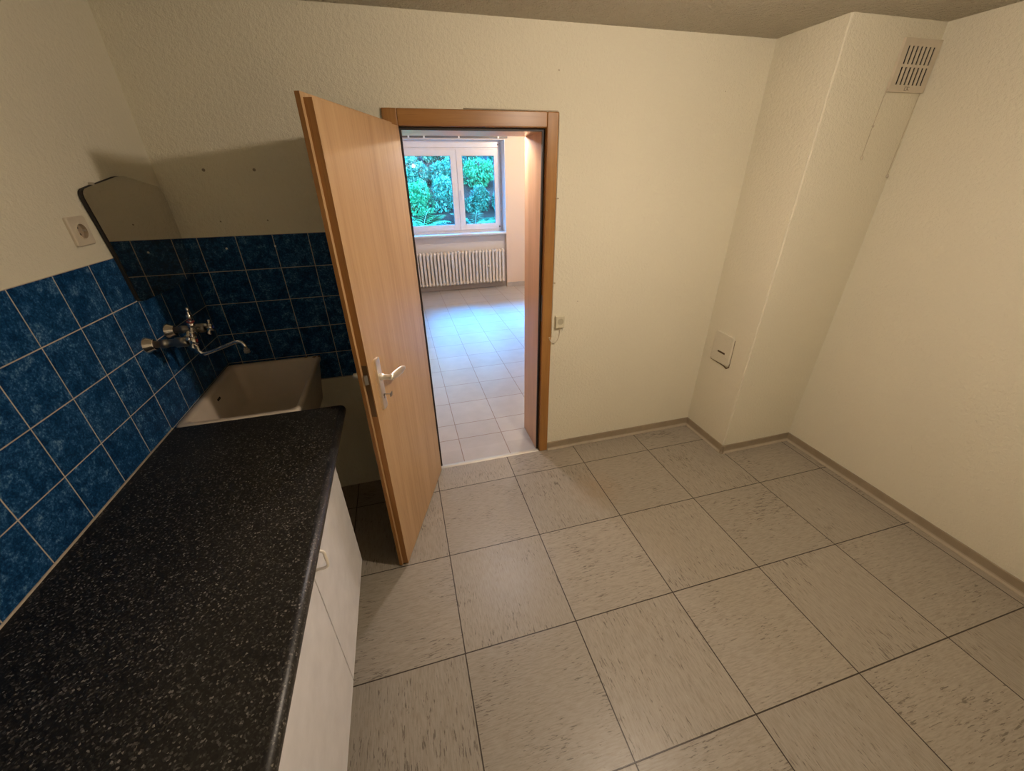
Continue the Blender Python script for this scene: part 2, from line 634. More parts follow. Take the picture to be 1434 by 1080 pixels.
# ================================================================== the kitchen shell
b = bm_new()
v, fs = box(b, -0.3, W + 0.3, FY - 0.2, 0.012, -0.12, 0.0)
struct('floor', b, FLOOR)
b = bm_new()
box(b, -0.3, W + 0.3, FY - 0.2, T, H, H + 0.15)
struct('ceiling', b, CEIL)
b = bm_new()
box(b, -0.2, 0.0, FY - 0.2, T, 0, H)
struct('wall_left', b, WALL)
b = bm_new()
box(b, W, W + 0.2, FY - 0.2, T, 0, H)
struct('wall_right', b, WALL)
b = bm_new()
box(b, 0.0, W, FY - 0.2, FY, 0, H)
struct('wall_front', b, WALL)
b = bm_new()
box(b, 0.0, OX0, 0.0, T, 0, H)
box(b, OX1, W, 0.0, T, 0, H)
box(b, OX0, OX1, 0.0, T, OZ, H)
struct('wall_back', b, WALL)
b = bm_new()
box(b, CX, W, CY, 0, 0, H)
bmesh.ops.bevel(b, geom=[e for e in b.edges if abs(e.verts[0].co.x - CX) < 1e-4 and abs(e.verts[1].co.x - CX) < 1e-4
                         and abs(e.verts[0].co.y - CY) < 1e-4 and abs(e.verts[1].co.y - CY) < 1e-4],
                offset=0.008, segments=3, affect='EDGES')
struct('wall_chimney', b, WALL)

# tiling: slabs with real thickness on the two walls over the worktop and sink
b = bm_new()
box(b, 0.0, 0.002, FY, 0.0, 0.777, 1.5412)
struct('trim_1', b, TILE_L)
b = bm_new()
box(b, 0.002, 0.925, -0.002, 0.0, 0.777, 1.5412)
struct('trim_2', b, TILE_B)


def skirting(name, x0, y0, x1, y1, nx, ny, h=0.06):
    """vinyl skirting between two floor points, (nx, ny) points into the room"""
    bm = bm_new()
    prof = [(0.0, 0.0), (0.020, 0.0), (0.020, 0.003), (0.009, 0.009), (0.0075, 0.016), (0.006, h - 0.003), (0.004, h), (0.0, h)]
    a, c = [], []
    for d, z in prof:
        a.append(bm.verts.new((x0 + nx * d, y0 + ny * d, z)))
        c.append(bm.verts.new((x1 + nx * d, y1 + ny * d, z)))
    n = len(prof)
    for i in range(n):
        f = bm.faces.new([a[i], a[(i + 1) % n], c[(i + 1) % n], c[i]])
        f.material_index = 1 if i in (1, 2, 3) else 0
    bm.faces.new(a)
    bm.faces.new(c[::-1])
    return struct(name, bm, [SKIRT, SKIRTLIP])


skirting('baseboard_back', DX1 + 0.002, 0, CX, 0, 0, -1)
skirting('baseboard_chimney_side', CX, 0, CX, CY - 0.019, -1, 0)
skirting('baseboard_chimney_front', CX - 0.019, CY, W, CY, 0, -1)
skirting('baseboard_right', W, CY, W, FY, -1, 0)

# ================================================================== doorway casing and lining
fr = thing('door_frame', 'orange-brown wooden door casing around the doorway to the bright tiled room', 'door frame', (1.35, 0.0, 0.0))
CF = -0.012
b = bm_new()
rbox(b, 1.705, DX1, CF, 0.022, 0.002, DZ, 0.004)
part('casing_upright', b, FRAMEWOOD, fr)
b = bm_new()
rbox(b, DX0, 0.998, CF, 0.022, 0.002, DZ, 0.004)
part('casing_upright', b, FRAMEWOOD, fr)
b = bm_new()
rbox(b, 0.998, 1.705, CF - 0.0005, 0.022, 1.970, DZ, 0.004)
part('casing_head', b, FRAMEWOOD_H, fr)
b = bm_new()
box(b, 1.692, 1.724, 0.030, T - 0.012, 0.002, 1.985)
part('lining_right', b, LINING, fr, 'pinkish lining board of the doorway')
b = bm_new()
box(b, 0.976, 1.010, 0.030, T - 0.012, 0.002, 1.985)
part('lining_left', b, LINING, fr)
b = bm_new()
box(b, 1.010, 1.692, 0.030, T - 0.012, 1.958, 1.985)
part('lining_head', b, LINING, fr)
for s, (a0, a1) in enumerate(((1.691, 1.7045), (0.9985, 1.011))):
    b = bm_new()
    box(b, a0, a1, 0.0215, 0.0305, 0.002, 1.969)
    part('rubber_seal', b, RUBBER, fr, 'dark rubber seal in the rebate')
b = bm_new()
box(b, 1.011, 1.691, 0.0215, 0.0305, 1.957, 1.969)
part('rubber_seal', b, RUBBER, fr, 'dark rubber seal in the rebate')
b = bm_new()
rbox(b, 1.702, 1.755, T + 0.0, T + 0.012, 0.002, DZ, 0.003)
rbox(b, 0.945, 1.000, T + 0.0, T + 0.012, 0.002, DZ, 0.003)
rbox(b, 1.000, 1.702, T + 0.0, T + 0.012, 1.972, DZ, 0.003)
part('rear_casing', b, LINING, fr)
b = bm_new()   # strike plate
rbox(b, 1.7035, 1.7052, 0.001, 0.018, 0.98, 1.14, 0.0005)
part('strike_plate', b, STEEL, fr)
# threshold strip
b = bm_new()
prism(b, [(-0.004, 0.0), (0.0, 0.003), (0.012, 0.005), (0.026, 0.003), (0.030, 0.0)], 0, 1.0, 1.702)
tag(obj('threshold_strip', b, THRESH), 'narrow pale metal threshold strip across the doorway floor', 'threshold')

# ================================================================== open door leaf
ANG = 1.9173
U = Vector((cos(ANG), -sin(ANG), 0))
N = Vector((sin(ANG), cos(ANG), 0))         # towards the camera side of the leaf
N = Vector((-U.y, U.x, 0))
HP = Vector((1.0044, -0.010, 0))
LEAFM = Matrix(((U.x, N.x, 0, HP.x), (U.y, N.y, 0, HP.y), (0, 0, 1, 0), (0, 0, 0, 1)))
leaf = thing('door_leaf', 'open beech-veneered door leaf with a lever handle, swung into the kitchen', 'door', (HP.x, HP.y, 0.0))


def leafpart(name, bm, mats, parent=None, label=None):
    bmesh.ops.transform(bm, matrix=LEAFM, verts=bm.verts)
    return part(name, bm, mats, parent or leaf, label)


Z0, Z1 = 0.010, 1.981
b = bm_new()
box(b, 0.016, 0.746, -0.026, 0.0, Z0, Z1 - 0.013)          # narrow body
box(b, 0.020, 0.760, -0.041, -0.026, Z0, Z1)               # overlapping flange
bm_mat = b
b.faces.ensure_lookup_table()
for f in b.faces:
    c = f.calc_center_median()
    nrm = f.normal
    # edges of the leaf use the darker edge wood
    f.normal_update()
    if abs(f.normal.x) > 0.9 or abs(f.normal.z) > 0.9:
        f.material_index = 1
leafpart('panel', b, [DOORWOOD, EDGEWOOD])
# lock fore-end in the free edge, latch and bolt
lk = bm_new()
rbox(lk, 0.7455, 0.7475, -0.0245, -0.0035, 0.905, 1.135, 0.0006)
lock = leafpart('lock_plate', lk, plain('bronzed_lock_plate', (0.16, 0.095, 0.045), 0.4, 0.5))
b = bm_new()
prism(b, [(0.747, -0.021), (0.757, -0.019), (0.747, -0.008)], 2, 1.055, 1.095)
bmesh.ops.transform(b, matrix=LEAFM, verts=b.verts)
part('latch', b, DULLMETAL, lock)
# handle furniture on both faces
for side in (1, -1):
    y0 = 0.0 if side > 0 else -0.041
    hu = 0.674
    b = bm_new()
    t = bmesh.new()
    prism(t, rrect(hu - 0.021, hu + 0.021, 0.905, 1.135, 0.010, 5), 1, y0, y0 + side * 0.008)
    top = [f for f in t.faces if abs(f.calc_center_median().y - (y0 + side * 0.008)) < 1e-5]
    bmesh.ops.inset_region(t, faces=top, thickness=0.004, depth=0.0015)
    merge(b, t)
    plate = leafpart('handle_plate', b, SATIN)
    b = bm_new()
    lathe(b, (hu, y0 + side * 0.008, 1.052), (0, side, 0), [(0, 0.015), (0.010, 0.015), (0.012, 0.012), (0.036, 0.011), (0.044, 0.013), (0.054, 0.012), (0.058, 0.005)], 20)
    # blade sweeping towards the hinge and slightly upwards
    secs = []
    nb = 14
    for i in range(nb + 1):
        q = i / nb
        u = hu - 0.004 - 0.120 * q
        z = 1.052 - 0.026 * q + 0.012 * q * q
        n_ = y0 + side * (0.050 + 0.016 * q)
        hw = 0.0095 + 0.0095 * sin(pi * min(1, q * 0.80 + 0.05)) - 0.010 * max(0, q - 0.8) * 3.4
        th = 0.0095 - 0.0045 * q
        secs.append([(u, n_ + th * cos(a) * side, z + hw * sin(a)) for a in [2 * pi * k / 12 for k in range(12)]])
    rings = [[b.verts.new(p) for p in s_] for s_ in secs]
    for r0, r1 in zip(rings, rings[1:]):
        for k in range(12):
            f = b.faces.new([r0[k], r0[(k + 1) % 12], r1[(k + 1) % 12], r1[k]])
            f.smooth = True
    b.faces.new(rings[0][::-1])
    b.faces.new(rings[-1])
    bmesh.ops.transform(b, matrix=LEAFM, verts=b.verts)
    part('lever', b, SATIN, plate)
    b = bm_new()
    yk = y0 + side * 0.0098
    lathe(b, (hu, yk - side * 0.0006, 0.967), (0, side, 0), [(0, 0.0045), (0.0008, 0.0045)], 14)
    box(b, hu - 0.0018, hu + 0.0018, yk - side * 0.0006, yk + side * 0.0002, 0.952, 0.967)
    bmesh.ops.transform(b, matrix=LEAFM, verts=b.verts)
    part('keyhole', b, HOLESHADE, plate)
# key bow left in the lock, sticking out of the plate
b = bm_new()
tube(b, [(hu, 0.0095, 0.972), (hu - 0.002, 0.034, 0.972)], 0.0022, 8)
t = bmesh.new()
prism(t, rrect(-0.011, 0.011, -0.0015, 0.0015, 0.001, 2), 2, -0.008, 0.008)
merge(b, t, Matrix.Translation((hu - 0.002, 0.040, 0.972)))
key = tag(obj('door_key', b, DULLMETAL, None, LEAFM), 'small dark key in the lock of the open door', 'key')
# hinge barrels on the far face
for z in (0.24, 1.74):
    b = bm_new()
    lathe(b, (0.010, -0.050, z), (0, 0, 1), [(0, 0.006), (0.004, 0.0075), (0.076, 0.0075), (0.08, 0.006)], 14)
    box(b, 0.012, 0.040, -0.0435, -0.0405, z + 0.01, z + 0.07)
    leafpart('hinge', b, STEEL)

# ================================================================== base cabinet and worktop
WY0 = -0.622
wt_top, wt_bot = 0.934, 0.895
b = bm_new()
prof = [(0.001, wt_bot), (0.001, wt_top)] + [(0.600 + 0.020 * sin(a), wt_top - 0.018 + 0.018 * cos(a)) for a in [pi / 2 * i / 7 for i in range(8)]] \
    + [(0.620, wt_bot + 0.012), (0.617, wt_bot + 0.004), (0.610, wt_bot)]
prism(b, prof, 1, WY0, FY + 0.005)
for f in b.faces:
    f.smooth = abs(f.normal.y) < 0.5 and f.calc_center_median().x > 0.59
wt = thing('worktop', 'speckled black laminate worktop with rounded front edge along the blue tiles', 'worktop', (0.31, -1.5, wt_bot))
part('slab', b, WORKTOP, wt)
b = bm_new()
tube(b, [(0.0035, WY0, wt_top + 0.001), (0.0035, FY + 0.01, wt_top + 0.001)], 0.0035, 8)
part('sealant_line', b, plain('beige_sealant', (0.50, 0.43, 0.34), 0.5), wt, 'beige sealant line against the tiles')
# end strip
b = bm_new()
prism(b, prof, 1, WY0 + 0.0008, WY0)
part('end_strip', b, plain('dark_end_strip', (0.02, 0.018, 0.016), 0.4), wt)

KX = 0.5655
cab = thing('base_cabinet', 'white base cabinet with flat doors under the black worktop', 'cabinet', (0.28, -1.6, 0.0))
CYA, CYG, CYB = -0.795, -1.305, -1.815
b = bm_new()
cz0, cz1 = 0.205, wt_bot - 0.001
box(b, 0.03, KX - 0.020, CYA, CYA - 0.018, cz0, cz1)
box(b, 0.03, KX - 0.020, FY + 0.012, FY + 0.030, cz0, cz1)
box(b, 0.03, KX - 0.020, CYB + 0.009, CYB - 0.009, cz0, cz1)
box(b, 0.03, KX - 0.020, CYA - 0.018, CYB + 0.009, cz0, cz0 + 0.018)
box(b, 0.03, KX - 0.020, CYB - 0.009, FY + 0.030, cz0, cz0 + 0.018)
box(b, 0.03, 0.04, CYA - 0.018, FY + 0.030, cz0 + 0.018, cz1)
part('carcass', b, CABEDGE, cab)
b = bm_new()
box(b, 0.475, 0.491, CYA - 0.03, FY + 0.03, 0.0, cz0)
part('plinth', b, plain('dark_plinth', (0.05, 0.045, 0.04), 0.6), cab, 'dark recessed plinth')
for k, (ya, yb, hy) in enumerate(((CYA, CYG + 0.0025, CYG + 0.028), (CYG - 0.0025, CYB + 0.0025, None), (CYB - 0.0025, FY + 0.014, None))):
    b = bm_new()
    rbox(b, KX - 0.0185, KX, ya, yb, cz0, cz1 - 0.006, 0.0015, 2)
    dr = part('door', b, CABWHITE, cab)
    if hy is not None:
        b = bm_new()
        pts = [(KX, hy, 0.832), (KX + 0.026, hy, 0.830), (KX + 0.034, hy, 0.824), (KX + 0.036, hy, 0.816), (KX + 0.036, hy, 0.772), (KX + 0.034, hy, 0.764), (KX + 0.026, hy, 0.758), (KX, hy, 0.756)]
        tube(b, pts, 0.0046, 10)
        part('handle', b, HANDLE, dr)

# ================================================================== sink
sk = thing('utility_sink', 'deep beige utility sink in the tiled corner beyond the worktop', 'sink', (0.22, -0.33, 0.70))
SX0, SX1, SY0, SY1, SZ = 0.004, 0.445, -0.617, -0.030, 0.935
b = bm_new()
no = 6
def ring(x0, x1, y0, y1, r, z):
    return [b.verts.new((p[0], p[1], z)) for p in rrect(x0, x1, y0, y1, r, no)]
R0 = ring(SX0 + 0.03, SX1 - 0.035, SY0 + 0.03, SY1 - 0.02, 0.03, 0.70)      # outer bottom
R1 = ring(SX0 + 0.008, SX1 - 0.008, SY0 + 0.006, SY1 - 0.006, 0.02, 0.905)
R2 = ring(SX0, SX1, SY0, SY1, 0.022, 0.915)
R3 = ring(SX0 + 0.001, SX1 - 0.001, SY0 + 0.001, SY1 - 0.001, 0.021, 0.930)
R4 = ring(SX0 + 0.006, SX1 - 0.006, SY0 + 0.006, SY1 - 0.006, 0.020, SZ)
R5 = ring(SX0 + 0.034, SX1 - 0.016, SY0 + 0.022, SY1 - 0.020, 0.028, SZ - 0.001)
R6 = ring(SX0 + 0.040, SX1 - 0.022, SY0 + 0.028, SY1 - 0.026, 0.028, SZ - 0.012)
R7 = ring(SX0 + 0.056, SX1 - 0.045, SY0 + 0.058, SY1 - 0.045, 0.035, 0.765)
R8 = ring(SX0 + 0.075, SX1 - 0.065, SY0 + 0.080, SY1 - 0.065, 0.035, 0.745)
R9 = ring(SX0 + 0.190, SX1 - 0.190, SY0 + 0.265, SY1 - 0.265, 0.012, 0.738)
rr_ = [R0, R1, R2, R3, R4, R5, R6, R7, R8, R9]
for a, c in zip(rr_, rr_[1:]):
    n = len(a)
    for k in range(n):
        f = b.faces.new([a[k], a[(k + 1) % n], c[(k + 1) % n], c[k]])
        f.smooth = True
b.faces.new(R0[::-1])
b.faces.new(R9)
part('basin', b, SINK, sk)
b = bm_new()
lathe(b, (0.2, -0.325, 0.7382), (0, 0, 1), [(0, 0.030), (0.002, 0.030), (0.0035, 0.027), (0.0015, 0.020)], 24)
part('drain', b, STEEL, sk)
b = bm_new()      # overflow slot in the wall side of the basin, lying on its slope
sl = Matrix.Translation((0.0475, -0.325, 0.892)) @ Matrix.Rotation(radians(-5.3), 4, 'Y')
t = bmesh.new()
prism(t, rrect(-0.016, 0.016, -0.0055, 0.0055, 0.005, 5), 0, 0.0, 0.0012)
merge(b, t, sl)
part('overflow_slot', b, HOLESHADE, sk)
random.seed(4)    # chipped rim corner
for cx_, cy_, n_, s_ in ((SX1 - 0.018, SY1 - 0.016, 7, 0.016), (SX1 - 0.075, SY1 - 0.010, 3, 0.008)):
    b = bm_new()
    for k in range(n_):
        px_ = cx_ + random.uniform(-s_, s_)
        py_ = cy_ + random.uniform(-s_ * 0.6, s_ * 0.4)
        lathe(b, (px_, py_, SZ - 0.0008), (0, 0, 1), [(0, random.uniform(0.003, 0.008)), (0.0014, random.uniform(0.002, 0.005))], 7)
    part('chipped_glaze', b, CHIP, sk, 'brown chipped patch of the rim')
# waste trap beneath
b = bm_new()
tube(b, [(0.2, -0.325, 0.70), (0.2, -0.325, 0.55), (0.2, -0.325, 0.50), (0.17, -0.325, 0.46), (0.12, -0.325, 0.46), (0.09, -0.325, 0.50), (0.04, -0.325, 0.53), (0.0, -0.325, 0.53)], 0.018, 14)
part('waste_trap', b, PLASTIC, sk)

# ================================================================== wall tap
tap = thing('wall_tap', 'chrome two-handle wall tap with long spout over the sink', 'tap', (0.0, -0.462, 1.24))
YA, YB, YC, TZ, BX = -0.540, -0.384, -0.462, 1.243, 0.112
for yy in (YA, YB):
    b = bm_new()
    lathe(b, (0.0, yy, TZ), (1, 0, 0), [(0, 0.031), (0.003, 0.031), (0.010, 0.027), (0.026, 0.0195), (0.029, 0.0185)], 24)
    part('wall_rosette', b, CHROME, tap)
    b = bm_new()
    lathe(b, (0.028, yy, TZ), (1, 0, 0), [(0, 0.0125), (0.02, 0.0125), (0.021, 0.016), (0.036, 0.016), (0.037, 0.0135), (0.062, 0.0135), (0.066, 0.018), (0.100, 0.018), (0.104, 0.014)], 20)
    part('valve_body', b, DULLMETAL, tap)
    b = bm_new()
    lathe(b, (0.130, yy, TZ), (1, 0, 0), [(0, 0.010), (0.010, 0.012), (0.012, 0.015), (0.026, 0.014), (0.030, 0.009)], 18)
    for k in range(4):
        a = pi / 4 + k * pi / 2 + 0.15
        d = Vector((0, cos(a), sin(a)))
        p0 = Vector((0.145, yy, TZ))
        tube(b, [p0 + d * 0.008, p0 + d * 0.020, p0 + d * 0.028, p0 + d * 0.031], [0.0052, 0.0058, 0.0078, 0.005], 10)
    hd = part('cross_handle', b, CHROME, tap)
    b = bm_new()
    lathe(b, (0.160, yy, TZ), (1, 0, 0), [(0, 0.006), (0.0012, 0.0055)], 14)
    part('marker_cap', b, REDDOT if yy == YA else BLUEDOT, hd)
b = bm_new()
lathe(b, (BX, YA, TZ), (0, 1, 0), [(0.0, 0.012), (0.03, 0.0115), (0.052, 0.011), (0.056, 0.019), (0.10, 0.019), (0.104, 0.011), (0.126, 0.0115), (0.156, 0.012)], 20)
part('cross_bar', b, CHROME, tap)
b = bm_new()
lathe(b, (0.122, YC, TZ + 0.012), (0.12, 0, 1), [(0, 0.011), (0.018, 0.010), (0.020, 0.013), (0.034, 0.013), (0.036, 0.007), (0.05, 0.006), (0.053, 0.010), (0.064, 0.010), (0.068, 0.005), (0.082, 0.005), (0.088, 0.0065), (0.094, 0.003)], 16)
dv = part('diverter_knob', b, CHROME, tap)
b = bm_new()
lathe(b, (0.1265, YC, TZ + 0.050), (0.12, 0, 1), [(0, 0.0133), (0.0022, 0.0133)], 14)
part('red_ring', b, REDDOT, dv)
b = bm_new()
sp = [(BX, YC, TZ - 0.012), (BX, YC, TZ - 0.045), (BX + 0.001, YC, TZ - 0.066), (BX + 0.008, YC, TZ - 0.079), (BX + 0.020, YC, TZ - 0.082)]
sp += [(BX + 0.050, YC - 0.001, TZ - 0.074), (BX + 0.105, YC - 0.002, TZ - 0.056), (BX + 0.138, YC - 0.003, TZ - 0.045)]
sp += [(BX + 0.150, YC - 0.004, TZ - 0.044), (BX + 0.160, YC - 0.005, TZ - 0.049), (BX + 0.166, YC - 0.006, TZ - 0.060), (BX + 0.168, YC - 0.007, TZ - 0.082)]
tube(b, sp, [0.0105, 0.0105, 0.0085, 0.0072, 0.0070] + [0.0068] * 5 + [0.0070, 0.0085], 14)
part('spout', b, CHROME, tap)
b = bm_new()
lathe(b, (BX + 0.168, YC - 0.007, TZ - 0.080), (0, 0, -1), [(0, 0.0105), (0.012, 0.0108), (0.014, 0.008)], 16)
part('aerator', b, DULLMETAL, tap)

# ================================================================== mirror
mo = [(-0.517, 1.722), (-0.515, 1.734), (-0.509, 1.742), (-0.498, 1.748), (-0.45, 1.757), (-0.40, 1.765), (-0.34, 1.775), (-0.31, 1.7805), (-0.285, 1.7825), (-0.262, 1.7825),
      (-0.240, 1.780), (-0.20, 1.773), (-0.13, 1.760), (-0.072, 1.750), (-0.050, 1.744), (-0.034, 1.735), (-0.023, 1.717), (-0.017, 1.69),
      (-0.014, 1.55), (-0.020, 1.45), (-0.026, 1.405), (-0.034, 1.394), (-0.048, 1.389), (-0.25, 1.378), (-0.455, 1.384), (-0.474, 1.388), (-0.482, 1.398), (-0.492, 1.55)]
mr = thing('wall_mirror', 'arched frameless mirror on the blue tiles above the sink', 'mirror', (0.0, -0.26, 1.378))
b = bm_new()
cy_, cz_ = -0.262, 1.57
back = [(cy_ + (p[0] - cy_) * 0.995 - (0.006 if p[0] < cy_ else 0.0), cz_ + (p[1] - cz_) * 1.0) for p in mo]
prism(b, back, 0, 0.0022, 0.0095)
part('backing', b, MIRRORBACK, mr, 'dark backing board')
b = bm_new()
prism(b, mo, 0, 0.0096, 0.0135)
for f in b.faces:
    f.material_index = 0 if abs(f.normal.x) > 0.5 else 1
part('mirror_glass', b, [MIRROR, MIRRORBACK], mr)
b = bm_new()
rbox(b, 0.002, 0.0150, -0.449, -0.441, 1.756, 1.765, 0.0006)
part('clip', b, STEEL, mr)

# ================================================================== socket on the left wall
so = thing('wall_socket', 'cream round-hole power socket on the left wall beside the mirror', 'socket', (0.0, -0.591, 1.635))
b = bm_new()
yc, zc = -0.591, 1.635
NR = 24


def loop_rect(h, r, x):
    return [b.verts.new((x, p[0], p[1])) for p in rrect(yc - h, yc + h, zc - h, zc + h, r, 5)]


def loop_circ(r, x):
    return [b.verts.new((x, yc + r * cos(2 * pi * (k - 2.5 + 2.5) / NR + 0.0), zc + r * sin(2 * pi * k / NR))) for k in range(NR)]


ls = [loop_rect(0.041, 0.006, 0.0), loop_rect(0.041, 0.006, 0.006), loop_rect(0.038, 0.005, 0.009), loop_circ(0.0235, 0.009), loop_circ(0.0225, 0.0115), loop_circ(0.0205, 0.0115)]
for a, c in zip(ls, ls[1:]):
    for k in range(NR):
        b.faces.new([a[k], a[(k + 1) % NR], c[(k + 1) % NR], c[k]])
part('cover_plate', b, PLASTIC, so)
b = bm_new()
ls = [loop_circ(0.0205, 0.0115), loop_circ(0.0195, 0.0012)]
for k in range(NR):
    b.faces.new([ls[0][k], ls[0][(k + 1) % NR], ls[1][(k + 1) % NR], ls[1][k]])
b.faces.new(ls[1])
rec = part('round_well', b, plain('brown_socket_well', (0.40, 0.32, 0.23), 0.5), so)
for dz in (-0.0095, 0.0095):
    b = bm_new()
    lathe(b, (0.0010, -0.591, 1.635 + dz), (1, 0, 0), [(0, 0.003), (0.0008, 0.003)], 10)
    part('pin_hole', b, HOLESHADE, rec)
for dy in (-0.017, 0.017):
    b = bm_new()
    rbox(b, 0.001, 0.010, -0.591 + dy - 0.001, -0.591 + dy + 0.001, 1.632, 1.638, 0.0003)
    part('earth_clip', b, STEEL, rec)

# ================================================================== drill holes and plugs
for nm, x, z, r, col, lab in (('drill_hole', 0.179, 1.804, 0.0065, 0, 'upper left drill hole in the plaster over the sink corner'),
                              ('drill_hole', 0.370, 1.803, 0.0065, 0, 'upper right drill hole in the plaster over the sink, nearer the door'),
                              ('drill_hole', 0.178, 1.603, 0.0035, 0, 'small lower left drill hole just above the blue tiles'),
                              ('drill_hole', 0.367, 1.601, 0.0035, 0, 'small lower right drill hole just above the blue tiles'),
                              ('wall_plug', 0.166, 1.489, 0.0048, 1, 'pale wall plug in a blue tile right of the mirror'),
                              ('wall_plug', 0.368, 1.489, 0.0048, 1, 'pale wall plug in the tile joint nearer the door')):
    b = bm_new()
    y0 = 0.0005 if z > 1.55 else -0.0015
    lathe(b, (x, y0, z), (0, -1, 0), [(0, r), (0.0012, r * 0.92)], 12)
    tag(obj(nm, b, plain('grey_hole_filler', (0.30, 0.25, 0.18), 0.9) if col == 0 else plain('pale_wall_plug', (0.7, 0.66, 0.6), 0.5)), lab, 'hole' if col == 0 else 'wall plug')
for x, z, r, lab in ((1.760, 2.197, 0.004, 'tiny filled hole in the plaster above the door casing corner'),
                     (1.933, 1.085, 0.004, 'tiny filled hole in the plaster right of the doorway above the connection box'),
                     (2.700, 2.143, 0.003, 'tiny filled hole high on the wall near the chimney breast')):
    b = bm_new()
    lathe(b, (x, 0.0005, z), (0, -1, 0), [(0, r), (0.001, r * 0.9)], 10)
    tag(obj('drill_hole', b, plain('filled_hole', (0.50, 0.43, 0.32), 0.8)), lab, 'hole')

# ================================================================== connection box and cable by the door
bx = thing('connection_box', 'small cream connection box on the wall right of the doorway', 'wall box', (1.815, 0, 0.935))
b = bm_new()
rbox(b, 1.788, 1.846, -0.024, 0.0, 0.934, 1.008, 0.004, 3)
part('cover', b, PLASTIC2, bx)
b = bm_new()
lathe(b, (1.818, -0.0235, 0.974), (0, -1, 0), [(0, 0.020), (0.0018, 0.0195), (0.0018, 0.0165), (0.0006, 0.016)], 24)
lathe(b, (1.818, -0.0235, 0.974), (0, -1, 0), [(0, 0.006), (0.002, 0.0055)], 14)
part('round_socket', b, plain('olive_grey_plastic', (0.50, 0.46, 0.33), 0.5), bx)
b = bm_new()
pts = []
for i in range(15):
    a = -0.1 + (pi * 0.9) * i / 14
    pts.append((1.786 + 0.038 * cos(a) - 0.002, -0.010 + 0.004 * cos(a), 0.905 - 0.075 * sin(a) * 0.95 + (0.03 if False else 0)))
pts = [(1.822, -0.012, 0.936)] + pts
pts += [(1.7705, -0.004, 0.872), (1.7690, -0.003, 0.95), (1.7695, -0.003, 1.2), (1.7700, -0.003, 1.6), (1.7705, -0.003, 1.95), (1.769, -0.003, 2.03), (1.760, -0.003, 2.040), (1.70, -0.003, 2.040), (1.3, -0.003, 2.040)]
tube(b, pts, 0.0024, 8)
tag(obj('thin_cable', b, plain('cream_cable', (0.62, 0.55, 0.43), 0.5)), 'thin cream cable looping below the connection box and up along the door casing', 'cable')
for z, lab in ((1.656, 'upper small cable clip beside the door casing'), (1.209, 'lower small cable clip beside the door casing')):
    b = bm_new()
    tube(b, [(1.7665, -0.0005, z), (1.7665, -0.0062, z), (1.774, -0.0062, z), (1.774, -0.0005, z)], 0.0014, 8)
    lathe(b, (1.7775, -0.0005, z), (0, -1, 0), [(0, 0.0022), (0.006, 0.0022), (0.0062, 0.0036), (0.0078, 0.003)], 10)
    tag(obj('cable_clip', b, plain('brown_cable_nail', (0.30, 0.20, 0.10), 0.4)), lab, 'cable clip')

# ================================================================== painted-over hatch on the chimney side
ht = thing('soot_hatch', 'painted-over soot hatch with a slot low on the chimney breast', 'hatch', (CX, -0.165, 0.615))
b = bm_new()
t = bmesh.new()
hc = [(-0.083, 0.630), (-0.092, 0.616), (-0.105, 0.612), (-0.235, 0.614), (-0.250, 0.619), (-0.256, 0.634), (-0.250, 0.806), (-0.243, 0.817), (-0.230, 0.822), (-0.098, 0.824), (-0.088, 0.820), (-0.082, 0.806)]
prism(t, hc, 0, CX + 0.002, CX - 0.008)
fcs = [f for f in t.faces if abs(f.calc_center_median().x - (CX - 0.008)) < 1e-4]
bmesh.ops.inset_region(t, faces=fcs, thickness=0.007, depth=0.003)
merge(b, t)
part('cover', b, m_wall('painted_hatch', (0.76, 0.71, 0.575), 1.0, 80, 0.008, 0.08), ht)
b = bm_new()
rbox(b, CX - 0.0125, CX - 0.009, -0.205, -0.140, 0.684, 0.696, 0.001)
part('slot', b, plain('dark_brown_slot', (0.12, 0.08, 0.045), 0.8), ht)
b = bm_new()
pp = [(CX - 0.001, -0.080, 0.62), (CX - 0.002, -0.088, 0.609), (CX - 0.002, -0.15, 0.607), (CX - 0.003, -0.21, 0.606), (CX - 0.003, -0.240, 0.598), (CX - 0.001, -0.256, 0.612), (CX - 0.001, -0.2585, 0.64), (CX - 0.001, -0.2525, 0.80)]
tube(b, pp, [0.001, 0.0022, 0.002, 0.003, 0.0045, 0.0035, 0.0012, 0.0012], 8)
part('cracked_edge', b, plain('dark_crack', (0.16, 0.11, 0.06), 0.9), ht, 'dark crack along the lower edge')

# ================================================================== ventilation grille with pull cords
VX0, VX1, VZ0, VZ1 = 3.292, 3.524, 2.098, 2.300
vt = thing('vent_grille', 'white slotted ventilation grille with two pull cords high on the chimney breast', 'vent', (3.41, CY, VZ0))
b = bm_new()
px0, px1 = VX0 + 0.030, VX1 - 0.016
pitch = (px1 - px0) / 7.0
zr = ((VZ1 - 0.025 - 0.074, VZ1 - 0.025), (VZ0 + 0.028, VZ0 + 0.100))
zr = ((2.204, 2.272), (2.126, 2.194))
yf, yb_ = CY - 0.014, CY
box(b, VX0, px0, yf, yb_, VZ0, VZ1)
box(b, px1, VX1, yf, yb_, VZ0, VZ1)
box(b, px0, px1, yf, yb_, zr[0][1], VZ1)
box(b, px0, px1, yf, yb_, zr[1][1], zr[0][0])
box(b, px0, px1, yf, yb_, VZ0, zr[1][0])
for z0, z1 in zr:
    for k in range(7):
        box(b, px0 + pitch * k + pitch * 0.42, px0 + pitch * (k + 1), yf, yf + 0.003, z0, z1)
bmesh.ops.remove_doubles(b, verts=b.verts, dist=1e-5)
part('grille_plate', b, PLASTIC, vt)
b = bm_new()
box(b, px0 - 0.002, px1 + 0.002, CY - 0.0095, CY - 0.001, VZ0 + 0.02, VZ1 - 0.02)
